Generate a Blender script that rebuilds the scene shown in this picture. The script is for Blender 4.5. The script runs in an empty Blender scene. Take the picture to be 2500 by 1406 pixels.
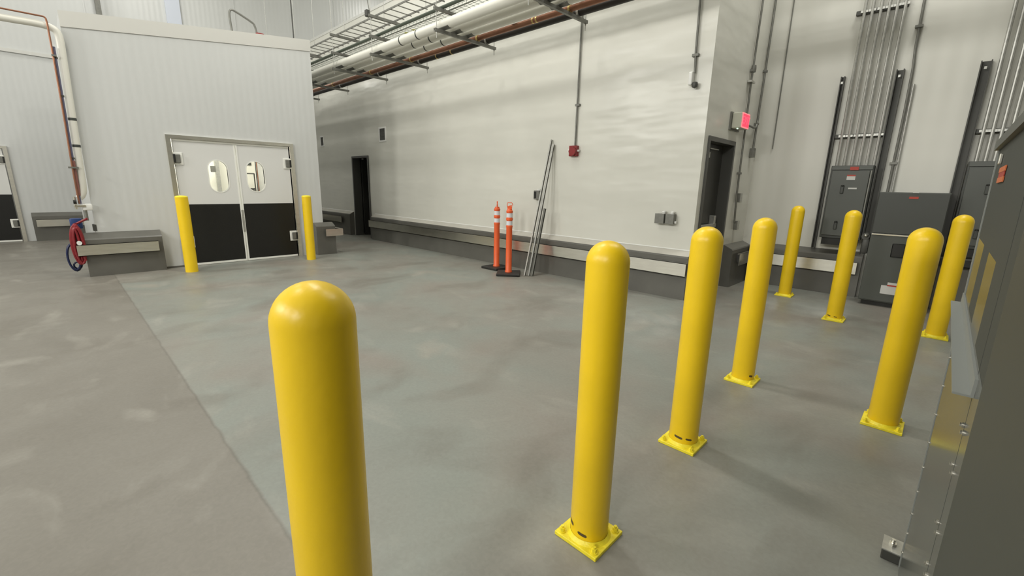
import bpy, bmesh, math, random
from mathutils import Vector, Matrix
random.seed(4)
C = bpy.context.scene.collection
PI = math.pi

# ---------------------------------------------------------------- materials
def mat(name, col, rough=0.5, metal=0.0, noise=None, bump=None, emit=None, spec=0.5, aniso=0, coat=0):
    m = bpy.data.materials.new(name); m.use_nodes = True
    nt = m.node_tree; b = nt.nodes['Principled BSDF']
    b.inputs['Base Color'].default_value = (*col, 1)
    b.inputs['Roughness'].default_value = rough
    b.inputs['Metallic'].default_value = metal
    b.inputs['Specular IOR Level'].default_value = spec
    if coat:
        b.inputs['Coat Weight'].default_value = coat
        b.inputs['Coat Roughness'].default_value = 0.12
    if emit:
        b.inputs['Emission Color'].default_value = (*emit[0], 1)
        b.inputs['Emission Strength'].default_value = emit[1]
    tc = nt.nodes.new('ShaderNodeTexCoord')
    if noise:   # (scale, amount, (sx,sy,sz))
        mp = nt.nodes.new('ShaderNodeMapping'); mp.inputs['Scale'].default_value = noise[2]
        nz = nt.nodes.new('ShaderNodeTexNoise'); nz.inputs['Scale'].default_value = noise[0]
        nz.inputs['Detail'].default_value = 4
        mr = nt.nodes.new('ShaderNodeMapRange')
        mr.inputs['From Min'].default_value = 0.3; mr.inputs['From Max'].default_value = 0.7
        mr.inputs['To Min'].default_value = 1 - noise[1]; mr.inputs['To Max'].default_value = 1 + noise[1]
        mx = nt.nodes.new('ShaderNodeMix'); mx.data_type = 'RGBA'; mx.blend_type = 'MULTIPLY'
        mx.inputs['Factor'].default_value = 1
        mx.inputs['A'].default_value = (*col, 1)
        nt.links.new(tc.outputs['Object'], mp.inputs['Vector']); nt.links.new(mp.outputs[0], nz.inputs['Vector'])
        nt.links.new(nz.outputs['Fac'], mr.inputs['Value']); nt.links.new(mr.outputs[0], mx.inputs['B'])
        nt.links.new(mx.outputs['Result'], b.inputs['Base Color'])
    if bump:    # (scale, strength, (sx,sy,sz))
        mp = nt.nodes.new('ShaderNodeMapping'); mp.inputs['Scale'].default_value = bump[2]
        nz = nt.nodes.new('ShaderNodeTexNoise'); nz.inputs['Scale'].default_value = bump[0]
        nz.inputs['Detail'].default_value = 2
        bp = nt.nodes.new('ShaderNodeBump'); bp.inputs['Strength'].default_value = bump[1]
        bp.inputs['Distance'].default_value = 0.02
        nt.links.new(tc.outputs['Object'], mp.inputs['Vector']); nt.links.new(mp.outputs[0], nz.inputs['Vector'])
        nt.links.new(nz.outputs['Fac'], bp.inputs['Height']); nt.links.new(bp.outputs[0], b.inputs['Normal'])
    return m

def ribbed(name, col, axis, pitch, rough=0.35, strength=0.25):
    """factory metal wall panel with shallow vertical ribs every `pitch` metres along axis"""
    m = mat(name, col, rough, noise=(0.7, 0.035, (1, 1, 0.3)))
    nt = m.node_tree; b = nt.nodes['Principled BSDF']
    tc = nt.nodes['Texture Coordinate']
    w = nt.nodes.new('ShaderNodeTexWave'); w.wave_type = 'BANDS'; w.bands_direction = axis
    w.inputs['Scale'].default_value = 1 / pitch / 1.0 * 0.314
    w.inputs['Distortion'].default_value = 0.0
    bp = nt.nodes.new('ShaderNodeBump'); bp.inputs['Strength'].default_value = strength
    bp.inputs['Distance'].default_value = 0.004
    nt.links.new(tc.outputs['Object'], w.inputs['Vector'])
    nt.links.new(w.outputs['Fac'], bp.inputs['Height']); nt.links.new(bp.outputs[0], b.inputs['Normal'])
    return m

M = {}
M['panel'] = ribbed('ribbed white panel', (0.60, 0.61, 0.60), 'Y', 0.11, .3, .35)
M['panel_x'] = ribbed('ribbed white panel facing the room', (0.66, 0.655, 0.60), 'X', 0.2, 0.4, .5)
M['frp'] = mat('glossy wall board', (0.68, 0.675, 0.615), 0.27, bump=(1.1, 1.0, (0.8, 1, 3.0)), noise=(1.2, 0.03, (1, 1, 1)))
M['end'] = mat('wall end board', (0.44, 0.44, 0.395), 0.4, noise=(1.0, 0.03, (1, 1, 1)))
M['trim'] = mat('white flashing', (0.62, 0.62, 0.59), 0.4)
M['ceil'] = mat('white ceiling deck', (0.7, 0.7, 0.66), 0.7)
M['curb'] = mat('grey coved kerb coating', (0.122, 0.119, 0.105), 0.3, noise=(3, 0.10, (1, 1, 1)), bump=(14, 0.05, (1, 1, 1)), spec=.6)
M['kerblit'] = mat('kerb grey with painted light', (0.56, 0.54, 0.485), 0.25, noise=(3, 0.08, (1, 1, 1)))  # kerb grey lightened to carry the light on the sloping top
M['steel'] = mat('brushed stainless', (0.86, 0.84, 0.77), 0.27, 1.0, noise=(5, 0.06, (1, 1, 6)), bump=(2.0, 0.35, (1, 1, .5)))
M['galv'] = mat('galvanised steel', (0.50, 0.50, 0.47), 0.42, 0.75, noise=(30, 0.12, (1, 1, 1)))
M['galvdull'] = mat('dull zinc steel', (0.20, 0.20, 0.18), 0.5, 0.5, noise=(20, 0.10, (1, 1, 1)))
M['strut'] = mat('dark strut channel', (0.075, 0.075, 0.068), 0.5, 0.3)
M['yellow'] = mat('yellow bollard sleeve', (0.90, 0.61, 0.012), 0.36, noise=(4, 0.05, (1, 1, 1)), bump=(40, 0.04, (1, 1, 1)))
M['yellow2'] = mat('yellow painted steel', (0.88, 0.74, 0.035), 0.4, noise=(14, 0.12, (1, 1, 1)), bump=(30, 0.3, (1, 1, 1)))
M['scuff'] = mat('dark rub marks', (0.09, 0.06, 0.02), 0.7)
M['orange'] = mat('orange plastic', (0.83, 0.13, 0.035), 0.4, noise=(6, 0.06, (1, 1, 1)))
M['tape'] = mat('white reflective tape', (0.74, 0.74, 0.78), 0.4)
M['rubber'] = mat('black rubber', (0.018, 0.017, 0.015), 0.55, bump=(30, 0.2, (1, 1, 1)))
M['cab'] = mat('grey enclosure paint', (0.082, 0.088, 0.078), 0.38, noise=(2, 0.05, (1, 1, 1)))
M['cabdark'] = mat('darker grey enclosure paint', (0.052, 0.056, 0.050), 0.42)
M['cabgloss'] = mat('glossy grey switchgear paint', (0.10, 0.106, 0.096), 0.2, noise=(3, 0.05, (1, 1, 1)), spec=0.35)
M['cabmatte'] = mat('matt grey switchgear paint', (0.075, 0.080, 0.072), 0.62, spec=.2)
M['cabdoor'] = mat('grey switchgear door paint', (0.060, 0.066, 0.060), 0.5)
M['flange'] = mat('light grey angle steel', (0.27, 0.285, 0.27), 0.5, 0.0)
M['black'] = mat('black plastic', (0.012, 0.012, 0.010), 0.5)
M['dark'] = mat('dark grey door paint', (0.045, 0.045, 0.040), 0.4)
M['darkframe'] = mat('grey door frame paint', (0.085, 0.085, 0.078), 0.4)
M['kick'] = mat('black kick plate', (0.010, 0.010, 0.009), 0.35, bump=(60, 0.1, (1, 1, 1)))
M['doorwhite'] = mat('white door skin', (0.72, 0.72, 0.70), 0.3)
M['gasket'] = mat('white gasket', (0.85, 0.85, 0.80), 0.4)
M['pipewhite'] = mat('white pipe jacket', (0.74, 0.73, 0.66), 0.38, bump=(6, 0.08, (1, 1, 1)))
M['copper'] = mat('copper tube', (0.30, 0.14, 0.085), 0.42, 0.6, noise=(4, 0.2, (1, 1, 1)))
M['oxblood'] = mat('dull red brown tube', (0.24, 0.10, 0.085), 0.5)
M['blackpipe'] = mat('black insulation', (0.022, 0.019, 0.015), 0.5)
M['brass'] = mat('brass band', (0.62, 0.48, 0.20), 0.35, 0.8)
M['label'] = mat('black printed band', (0.05, 0.055, 0.05), 0.5)
M['bluegrey'] = mat('blue grey pipe', (0.12, 0.12, 0.19), 0.45)
M['red'] = mat('red alarm paint', (0.24, 0.012, 0.014), 0.35)
M['redhose'] = mat('red rubber hose', (0.22, 0.012, 0.018), 0.4, noise=(15, 0.15, (1, 1, 1)))
M['bluehose'] = mat('dark blue rubber hose', (0.010, 0.018, 0.07), 0.4)
M['blue'] = mat('blue plastic', (0.022, 0.055, 0.19), 0.4)
M['white'] = mat('white plastic', (0.80, 0.80, 0.77), 0.35)
M['beige'] = mat('beige plastic', (0.60, 0.60, 0.50), 0.4)
M['redlit'] = mat('lit red sign face', (0.9, 0.02, 0.06), 0.4, emit=((1.0, 0.05, 0.11), 1.0))
M['redlit2'] = mat('lit pink sign border', (0.9, 0.2, 0.2), 0.4, emit=((1.0, 0.22, 0.24), 1.0))
M['greenlit'] = mat('lit green indicator', (0.5, 0.9, 0.6), 0.4, emit=((0.7, 1.0, 0.8), 1.6))
M['greenwire'] = mat('green grey wire basket', (0.22, 0.27, 0.23), 0.45, 0.4)
M['cable'] = mat('dark green cable bundle', (0.05, 0.065, 0.045), 0.5)
M['grille'] = mat('grey grille', (0.10, 0.10, 0.09), 0.5)
M['labelred'] = mat('red warning label', (0.42, 0.045, 0.025), 0.5)
M['labelorange'] = mat('orange warning label', (0.62, 0.16, 0.05), 0.5)
M['paper'] = mat('white label', (0.60, 0.60, 0.57), 0.5)
M['inside'] = mat('interior white board', (0.85, 0.84, 0.76), 0.5)

def glass():
    m = bpy.data.materials.new('clear door pane'); m.use_nodes = True
    b = m.node_tree.nodes['Principled BSDF']
    b.inputs['Transmission Weight'].default_value = 1; b.inputs['IOR'].default_value = 1.08
    b.inputs['Roughness'].default_value = 0.0
    b.inputs['Base Color'].default_value = (0.98, 0.98, 0.95, 1)
    return m
M['glass'] = glass()

def floor_mat():
    m = bpy.data.materials.new('sealed concrete'); m.use_nodes = True
    nt = m.node_tree; b = nt.nodes['Principled BSDF']; N = nt.nodes.new; Lk = nt.links.new
    tc = N('ShaderNodeTexCoord'); sep = N('ShaderNodeSeparateXYZ'); Lk(tc.outputs['Object'], sep.inputs[0])
    # wobbly pour line at y = 0.5
    n0 = N('ShaderNodeTexNoise'); n0.inputs['Scale'].default_value = 6; Lk(tc.outputs['Object'], n0.inputs['Vector'])
    a = N('ShaderNodeMath'); a.operation = 'MULTIPLY_ADD'; a.inputs[1].default_value = 0.03
    Lk(n0.outputs['Fac'], a.inputs[0]); Lk(sep.outputs['Y'], a.inputs[2])
    st = N('ShaderNodeMapRange'); st.inputs['From Min'].default_value = 0.505; st.inputs['From Max'].default_value = 0.525
    Lk(a.outputs[0], st.inputs['Value'])
    def noise(scale, det, sc=(1, 1, 1)):
        mp = N('ShaderNodeMapping'); mp.inputs['Scale'].default_value = sc; Lk(tc.outputs['Object'], mp.inputs['Vector'])
        z = N('ShaderNodeTexNoise'); z.inputs['Scale'].default_value = scale; z.inputs['Detail'].default_value = det
        z.inputs['Distortion'].default_value = 0.6
        Lk(mp.outputs[0], z.inputs['Vector']); return z.outputs['Fac']
    def ramp(fac, stops):
        r = N('ShaderNodeValToRGB'); e = r.color_ramp.elements
        e[0].position, e[0].color = stops[0][0], (*stops[0][1], 1)
        e[1].position, e[1].color = stops[-1][0], (*stops[-1][1], 1)
        for p, c in stops[1:-1]:
            q = e.new(p); q.color = (*c, 1)
        Lk(fac, r.inputs[0]); return r.outputs[0]
    left = ramp(noise(0.9, 4), [(0.35, (0.189, 0.175, 0.150)), (0.65, (0.220, 0.206, 0.179))])
    right = ramp(noise(0.75, 6), [(0.33, (0.244, 0.223, 0.195)), (0.5, (0.244, 0.244, 0.216)), (0.62, (0.237, 0.253, 0.227)), (0.75, (0.302, 0.283, 0.244))])
    mx = N('ShaderNodeMix'); mx.data_type = 'RGBA'; Lk(st.outputs[0], mx.inputs['Factor']); Lk(left, mx.inputs['A']); Lk(right, mx.inputs['B'])
    # chalky swirls and stains
    sw = N('ShaderNodeMapRange'); sw.inputs['From Min'].default_value = 0.56; sw.inputs['From Max'].default_value = 0.74
    Lk(noise(1.7, 5, (1, 1.6, 1)), sw.inputs['Value'])
    swm = N('ShaderNodeMath'); swm.operation = 'MULTIPLY'; swm.inputs[1].default_value = 0.45; Lk(sw.outputs[0], swm.inputs[0])
    m2 = N('ShaderNodeMix'); m2.data_type = 'RGBA'; m2.inputs['B'].default_value = (0.36, 0.345, 0.305, 1)
    Lk(swm.outputs[0], m2.inputs['Factor']); Lk(mx.outputs['Result'], m2.inputs['A'])
    dk = N('ShaderNodeMapRange'); dk.inputs['From Min'].default_value = 0.52; dk.inputs['From Max'].default_value = 0.68
    Lk(noise(1.15, 6, (1.5, .9, 1)), dk.inputs['Value'])
    dkm = N('ShaderNodeMath'); dkm.operation = 'MULTIPLY'; dkm.inputs[1].default_value = 0.42; Lk(dk.outputs[0], dkm.inputs[0])
    m2b = N('ShaderNodeMix'); m2b.data_type = 'RGBA'; m2b.inputs['B'].default_value = (0.150, 0.135, 0.112, 1)
    Lk(dkm.outputs[0], m2b.inputs['Factor']); Lk(m2.outputs['Result'], m2b.inputs['A']); m2 = m2b
    fine = N('ShaderNodeMapRange'); fine.inputs['From Min'].default_value = 0.3; fine.inputs['From Max'].default_value = 0.7
    fine.inputs['To Min'].default_value = 0.95; fine.inputs['To Max'].default_value = 1.05; Lk(noise(45, 3), fine.inputs['Value'])
    m3 = N('ShaderNodeMix'); m3.data_type = 'RGBA'; m3.blend_type = 'MULTIPLY'; m3.inputs['Factor'].default_value = 1
    Lk(m2.outputs['Result'], m3.inputs['A']); Lk(fine.outputs[0], m3.inputs['B'])
    # thin dark joint
    d = N('ShaderNodeMath'); d.operation = 'SUBTRACT'; d.inputs[1].default_value = 0.508; Lk(a.outputs[0], d.inputs[0])
    ab = N('ShaderNodeMath'); ab.operation = 'ABSOLUTE'; Lk(d.outputs[0], ab.inputs[0])
    jm = N('ShaderNodeMapRange'); jm.inputs['From Min'].default_value = 0.0; jm.inputs['From Max'].default_value = 0.012
    jm.inputs['To Min'].default_value = 0.80; jm.inputs['To Max'].default_value = 1.0; Lk(ab.outputs[0], jm.inputs['Value'])
    m4 = N('ShaderNodeMix'); m4.data_type = 'RGBA'; m4.blend_type = 'MULTIPLY'; m4.inputs['Factor'].default_value = 1
    Lk(m3.outputs['Result'], m4.inputs['A']); Lk(jm.outputs[0], m4.inputs['B'])
    Lk(m4.outputs['Result'], b.inputs['Base Color'])
    rr = N('ShaderNodeMapRange'); rr.inputs['From Min'].default_value = 0.3; rr.inputs['From Max'].default_value = 0.7
    rr.inputs['To Min'].default_value = 0.36; rr.inputs['To Max'].default_value = 0.56; Lk(noise(2.5, 4), rr.inputs['Value'])
    Lk(rr.outputs[0], b.inputs['Roughness'])
    bp = N('ShaderNodeBump'); bp.inputs['Strength'].default_value = 0.12; bp.inputs['Distance'].default_value = 0.01
    Lk(noise(5, 5), bp.inputs['Height']); Lk(bp.outputs[0], b.inputs['Normal'])
    return m
M['floor'] = floor_mat()

# ---------------------------------------------------------------- mesh helpers
class MB:
    """collects shapes for ONE mesh"""
    def __init__(s): s.bm = bmesh.new()
    def box(s, x0, x1, y0, y1, z0, z1, bev=0.0):
        r = bmesh.ops.create_cube(s.bm, size=1)
        vs = r['verts']
        bmesh.ops.scale(s.bm, vec=(abs(x1 - x0), abs(y1 - y0), abs(z1 - z0)), verts=vs)
        bmesh.ops.translate(s.bm, vec=((x0 + x1) / 2, (y0 + y1) / 2, (z0 + z1) / 2), verts=vs)
        if bev:
            es = list({e for v in vs for e in v.link_edges})
            bmesh.ops.bevel(s.bm, geom=es, offset=bev, segments=2, affect='EDGES', profile=0.5)
        return s
    def obox(s, c, sx, sy, sz, rz=0, bev=0.0):
        r = bmesh.ops.create_cube(s.bm, size=1); vs = r['verts']
        bmesh.ops.scale(s.bm, vec=(sx, sy, sz), verts=vs)
        bmesh.ops.rotate(s.bm, cent=(0, 0, 0), matrix=Matrix.Rotation(rz, 3, 'Z'), verts=vs)
        bmesh.ops.translate(s.bm, vec=c, verts=vs)
        if bev:
            es = list({e for v in vs for e in v.link_edges})
            bmesh.ops.bevel(s.bm, geom=es, offset=bev, segments=2, affect='EDGES', profile=0.5)
        return s
    def cyl(s, a, b, r, seg=20, r2=None):
        a = Vector(a); b = Vector(b); d = b - a
        q = bmesh.ops.create_cone(s.bm, cap_ends=True, segments=seg, radius1=r, radius2=r if r2 is None else r2, depth=d.length)
        mt = d.to_track_quat('Z', 'Y').to_matrix().to_4x4(); mt.translation = (a + b) / 2
        bmesh.ops.transform(s.bm, matrix=mt, verts=q['verts']); return s
    def prism(s, pts, vec):
        """polygon (3d pts) extruded along vec"""
        lo = [s.bm.verts.new(p) for p in pts]
        hi = [s.bm.verts.new(Vector(p) + Vector(vec)) for p in pts]
        n = len(pts)
        s.bm.faces.new(lo[::-1]); s.bm.faces.new(hi)
        for i in range(n): s.bm.faces.new((lo[i], lo[(i + 1) % n], hi[(i + 1) % n], hi[i]))
        return s
    def lathe(s, prof, seg=32, c=(0, 0, 0)):
        rings = []
        for r, z in prof:
            if r < 1e-6: rings.append([s.bm.verts.new((c[0], c[1], c[2] + z))])
            else: rings.append([s.bm.verts.new((c[0] + r * math.cos(2 * PI * i / seg), c[1] + r * math.sin(2 * PI * i / seg), c[2] + z)) for i in range(seg)])
        for A, B in zip(rings, rings[1:]):
            for i in range(seg):
                j = (i + 1) % seg
                if len(A) == 1 and len(B) > 1: s.bm.faces.new((A[0], B[j], B[i]))
                elif len(B) == 1 and len(A) > 1: s.bm.faces.new((A[i], A[j], B[0]))
                elif len(A) > 1: s.bm.faces.new((A[i], A[j], B[j], B[i]))
        return s
    def tube(s, pts, r, seg=12, smooth=0):
        pts = [Vector(p) for p in pts]
        if smooth:
            for _ in range(smooth):
                q = [pts[0]]
                for a, b in zip(pts, pts[1:]): q += [a * .75 + b * .25, a * .25 + b * .75]
                q.append(pts[-1]); pts = q
        rings = []; up = None
        for i, p in enumerate(pts):
            t = (pts[min(i + 1, len(pts) - 1)] - pts[max(i - 1, 0)]).normalized()
            if up is None:
                up = Vector((0, 0, 1)) if abs(t.z) < .9 else Vector((1, 0, 0))
            x = t.cross(up).normalized(); up = x.cross(t).normalized()
            rings.append([s.bm.verts.new(p + r * (math.cos(2 * PI * k / seg) * x + math.sin(2 * PI * k / seg) * up)) for k in range(seg)])
        for A, B in zip(rings, rings[1:]):
            for k in range(seg):
                j = (k + 1) % seg; s.bm.faces.new((A[k], A[j], B[j], B[k]))
        s.bm.faces.new(rings[0][::-1]); s.bm.faces.new(rings[-1]); return s
    def build(s, name, m, parent=None, smooth=True, origin=None, local=False):
        bmesh.ops.recalc_face_normals(s.bm, faces=s.bm.faces)
        me = bpy.data.meshes.new(name); 
        if origin is not None and not local:
            bmesh.ops.translate(s.bm, vec=-Vector(origin), verts=s.bm.verts)
        elif parent is not None and not local:
            bmesh.ops.translate(s.bm, vec=-WL(parent), verts=s.bm.verts)
        s.bm.to_mesh(me); s.bm.free()
        me.materials.append(m if not isinstance(m, str) else M[m])
        if smooth:
            for p in me.polygons: p.use_smooth = True
            try: me.set_sharp_from_angle(angle=math.radians(35))
            except Exception: pass
        o = bpy.data.objects.new(name, me); C.objects.link(o)
        if origin is not None: o.location = origin
        if parent is not None: o.parent = parent
        return o

def WL(o):
    v = Vector(o.location)
    while o.parent is not None:
        o = o.parent; v += Vector(o.location)
    return v

def tag(o, label=None, cat=None, group=None, kind=None):
    if label: o['label'] = label
    if cat: o['category'] = cat
    if group: o['group'] = group
    if kind: o['kind'] = kind
    return o
def thing(name, loc, label, cat, group=None):
    o = bpy.data.objects.new(name, None); C.objects.link(o); o.location = loc; o.empty_display_size = .1
    return tag(o, label, cat, group)
def struct(name, mb, m, smooth=False):
    o = mb.build(name, m, smooth=smooth); o['kind'] = 'structure'; return o
def copy_tree(o, parent=None):
    c = o.copy(); C.objects.link(c); c.parent = parent
    for ch in list(o.children): copy_tree(ch, c)
    return c

# ---------------------------------------------------------------- main dimensions (metres)
XC, YW, YC, YW2, YC2 = -2.40, 6.01, 5.87, 8.15, 8.01
XB, XBC, XL = -9.34, -9.20, -15.2
CEIL = 8.6

# ---------------------------------------------------------------- setting
struct('floor', MB().box(-19.5, 8.2, -8.2, 13.2, -0.2, 0), 'floor')
struct('ceiling', MB().box(-19.5, 8.2, -8.2, 13.2, CEIL, CEIL + .2), 'ceil')
struct('wall_near', MB().box(-19.5, 8.2, -8.2, -8.0, 0, CEIL), 'trim')
struct('ceiling_shade_deck', MB().box(-.6, 8.0, .3, 5.0, 3.9, 4.1), 'galvdull')  # deck added out of view to shade the floor on the right
struct('wall_east', MB().box(8.0, 8.2, -8.0, 13.0, 0, CEIL), 'trim')
struct('wall_far', MB().box(XL, 8.0, 13.0, 13.2, 0, CEIL), 'panel_x')
# left wall (x = XL) with a door opening y -2.63..-0.62
w = MB().box(XL - .2, XL, -8, -2.63, 0, CEIL).box(XL - .2, XL, -.62, 13, 0, CEIL).box(XL - .2, XL, -2.63, -.62, 2.12, CEIL)
struct('wall_left', w, 'panel')
# back corridor behind the left wall door
struct('wall_left_beyond', MB().box(-19.5, -19.3, -8, 13, 0, CEIL), 'trim')
# long middle wall (front face y = YW, x from XL to XC) with doorway x -12.12..-11.2, and its end face x = XC with door y 6.14..7.14
w = MB()
w.box(XL, -12.12, YW, YW + .2, 0, 5.5).box(-11.2, XC - .2, YW, YW + .2, 0, 5.5).box(-12.12, -11.2, YW, YW + .2, 2.19, 5.5)
struct('wall_middle', w, 'frp')
w = MB().box(XC - .2, XC, YW, 6.137, 0, 5.5).box(XC - .2, XC, 7.143, YW2, 0, 5.5).box(XC - .2, XC, 6.137, 7.143, 2.19, 5.5)
struct('wall_middle_end', w, 'frp')
struct('wall_conduit', MB().box(XC - .2, 8.0, YW2, YW2 + .2, 0, CEIL), 'panel_x')
struct('trim_1', MB().box(XL, XC, YW - .012, 12.9, 5.5, 5.56), 'trim')           # roof deck of the middle room
struct('trim_2', MB().box(XL + .001, XL + .04, -8, 5.9, 4.10, 4.17), 'trim')      # ledge on the left wall
struct('trim_3', MB().box(XL + .001, XL + .05, 2.73, 3.04, 4.5, CEIL), mat('pale blue white strip', (0.62, .66, .75), .5))
struct('trim_4', MB().box(XL + .001, XL + .01, 4.3, 4.33, 4.3, CEIL).box(XL + .001, XL + .01, 7.2, 7.23, 5.6, CEIL).box(XL + .001, XL + .01, 1.15, 1.18, 4.3, CEIL), 'panel')

# ---- white insulated room (front face x = XB)
rid = MB()
def zroof(y): return 3.71 + (y - .448) * (4.13 - 3.74) / (3.88 - .448) + .03
YB0, YB1 = .375, 3.895
Y0T = .435                              # the near corner stands a few centimetres off plumb
rid.prism([(XB, YB0, 0), (XB, 1.49, 0), (XB, 1.49, 2.14), (XB, 1.49, zroof(1.49)), (XB, Y0T, zroof(Y0T))], (-.12, 0, 0))
rid.prism([(XB, 1.49, 2.14), (XB, 3.35, 2.14), (XB, 3.35, zroof(3.35)), (XB, 1.49, zroof(1.49))], (-.12, 0, 0))
rid.prism([(XB, 3.35, 0), (XB, YB1, 0), (XB, YB1, zroof(YB1)), (XB, 3.35, zroof(3.35))], (-.12, 0, 0))
rid.prism([(XB - .12, YB0, 0), (XB - .12, YB0 + .1, 0), (XB - .12, Y0T + .1, zroof(Y0T)), (XB - .12, Y0T, zroof(Y0T))], (-3.6, 0, 0))
rid.box(-13.06, XB - .12, YB1 - .12, YB1, 0, 4.0)
rid.box(-13.2, -13.06, .45, YB1, 0, 4.0)
struct('wall_cooler', rid, 'panel')
rf = MB().prism([(XB, Y0T + .1, zroof(Y0T) - .03), (XB, YB1, zroof(YB1) - .03), (XB, YB1, zroof(YB1)), (XB, Y0T + .1, zroof(Y0T))], (-3.8, 0, 0))
struct('ceiling_cooler', rf, 'trim')
cap = MB().prism([(XB + .012, Y0T - .004, zroof(Y0T) - .20), (XB + .012, YB1 + .01, zroof(YB1) - .19), (XB + .012, YB1 + .01, zroof(YB1) + .01), (XB + .012, Y0T - .004, zroof(Y0T) + .01)], (-.012, 0, 0))
struct('trim_5', cap, mat('cooler roof flashing', (0.60, 0.595, 0.56), .4))
struct('trim_6', MB().box(XB - .001, XB + .02, 1.17, 1.425, 0, .028), 'curb')
struct('wall_cooler_lining', MB().box(-12.95, -12.9, .6, 3.75, 0, 3.6), 'inside')

# ---------------------------------------------------------------- coated kerbs with stainless bumper rails
def kerb_x(name, x0, x1, yf, yw, label, cat='kerb', top=.60, hi=.665, rail=None, rlabel=None, lit_top=False):
    k = MB().prism([(x0, yf, 0), (x0, yf + .012, top - .02), (x0, yf + .02, top), (x0, yw, hi), (x0, yw, 0)], (x1 - x0, 0, 0))
    o = thing(name, ((x0 + x1) / 2, yf, 0), label, cat)
    k.build('kerb_body', 'curb', o, smooth=False)
    if lit_top:
        MB().prism([(x0, yf + .014, top + .001), (x0, yw - .001, hi + .001), (x0, yw - .001, hi + .006), (x0, yf + .014, top + .006)], (x1 - x0, 0, 0)).build('lit_top_strip', M['kerblit'], o, smooth=False)  # paler strip paints in the glancing light and wall reflection
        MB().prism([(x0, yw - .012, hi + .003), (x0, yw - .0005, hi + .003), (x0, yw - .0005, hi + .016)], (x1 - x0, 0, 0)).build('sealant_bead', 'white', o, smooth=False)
    if rail:
        t = thing('bumper_rail', ((rail[0] + rail[1]) / 2, yf - .03, .43), rlabel, 'bumper rail')
        r = MB().box(rail[0], rail[1], yf - .066, yf - .058, .335, .52)
        r.box(rail[0], rail[1], yf - .066, yf - .03, .512, .52).box(rail[0], rail[1], yf - .066, yf - .03, .335, .343)
        r.build('rail_face', 'steel', t, smooth=False)
        n = max(2, int((rail[1] - rail[0]) / 1.2))
        for i in range(n):
            x = rail[0] + .12 + (rail[1] - rail[0] - .24) * i / (n - 1)
            MB().box(x - .03, x + .03, yf - .058, yf + .002, .37, .49).build('rail_bracket', 'strut', t, smooth=False)
    return o
kerb_x('wall_kerb', -11.0, XC + .02, YC, YW, 'long grey kerb along the foot of the white middle wall', lit_top=True, rail=(-11.0, -2.37),
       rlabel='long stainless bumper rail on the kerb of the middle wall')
kerb_x('wall_kerb', XL, -12.22, YC, YW, 'short grey kerb left of the dark narrow doorway', lit_top=True, rail=(-15.0, -12.62),
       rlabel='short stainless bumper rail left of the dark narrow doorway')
kerb_x('wall_kerb', -2.24, -.74, YC2, YW2, 'grey kerb below the left wall-mounted electrical panel', rail=(-2.05, -.78),
       rlabel='shiny bumper rail below the left wall-mounted electrical panel', top=.60, hi=.655)
kerb_x('wall_kerb', .06, 4.0, YC2, YW2, 'grey kerb running behind the right electrical panel')
# kerb returning along the end face beside the dark exit door
k = MB().prism([(XC, 7.24, 0), (XC + .15, 7.24, 0), (XC + .14, 7.24, .58), (XC + .13, 7.24, .60), (XC, 7.24, .66)], (0, YW2 - 7.241, 0))
tag(k.build('wall_kerb', 'curb', smooth=False), 'short grey kerb between the exit door and the room corner', 'kerb')
t = thing('bumper_rail', (XC + .18, 7.7, .43), 'short bumper rail on the kerb right of the exit door', 'bumper rail')
MB().box(XC + .20, XC + .208, 7.42, 7.96, .335, .52).box(XC + .17, XC + .208, 7.42, 7.96, .512, .52).build('rail_face', 'steel', t, smooth=False)
MB().box(XC + .14, XC + .20, 7.50, 7.56, .37, .49).build('rail_bracket', 'strut', t, smooth=False)
# kerb in front of the cooler, left of the double door
k = MB().prism([(XBC, .22, 0), (XBC, .22, .56), (XBC - .012, .22, .58), (XB, .22, .66), (XB, .22, 0)], (0, 1.165 - .22, 0))
tag(k.build('wall_kerb', 'curb', smooth=False), 'grey kerb block left of the white double door, beside the hoses', 'kerb')
t = thing('bumper_rail', (XBC + .03, .6, .42), 'stainless bumper rail left of the white double door', 'bumper rail')
MB().box(XBC + .055, XBC + .063, .135, 1.10, .33, .50).box(XBC + .02, XBC + .063, .135, 1.10, .492, .50).box(XBC + .02, XBC + .063, .135, 1.10, .33, .338).build('rail_face', 'steel', t, smooth=False)
for y in (.35, .95): MB().box(XBC - .002, XBC + .055, y - .03, y + .03, .36, .47).build('rail_bracket', 'strut', t, smooth=False)
# kerb block wrapping the right corner of the cooler
t = thing('wall_kerb', (XBC, 3.9, 0), 'grey kerb block wrapping the cooler corner right of the double door', 'kerb')
k = MB().prism([(XBC, 3.69, 0), (XBC, 3.69, .585), (XBC - .015, 3.69, .60), (XB + .001, 3.69, .66), (XB + .001, 3.69, 0)], (0, 4.085 - 3.69, 0))
k.prism([(XB, YB1 + .001, 0), (XB, 4.085, 0), (XB, 4.085, .585), (XB, 4.07, .60), (XB, YB1 + .001, .66)], (-2.4, 0, 0))
k.build('kerb_body', 'curb', t, smooth=False)
t = thing('bumper_rail', (-9.15, 4.05, .45), 'grey bumper rail on the kerb block right of the double door', 'bumper rail')
MB().box(-9.148, -9.140, 3.86, 4.225, .385, .53).box(-11.5, -9.148, 4.217, 4.225, .385, .53).box(-11.5, -9.15, 4.16, 4.217, .522, .53).build('rail_face', 'steel', t, smooth=False)
MB().box(XBC + .001, -9.148, 3.92, 3.98, .42, .50).build('rail_bracket', 'strut', t, smooth=False)
MB().box(-9.6, -9.52, 4.086, 4.217, .42, .50).build('rail_bracket', 'strut', t, smooth=False)
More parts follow.
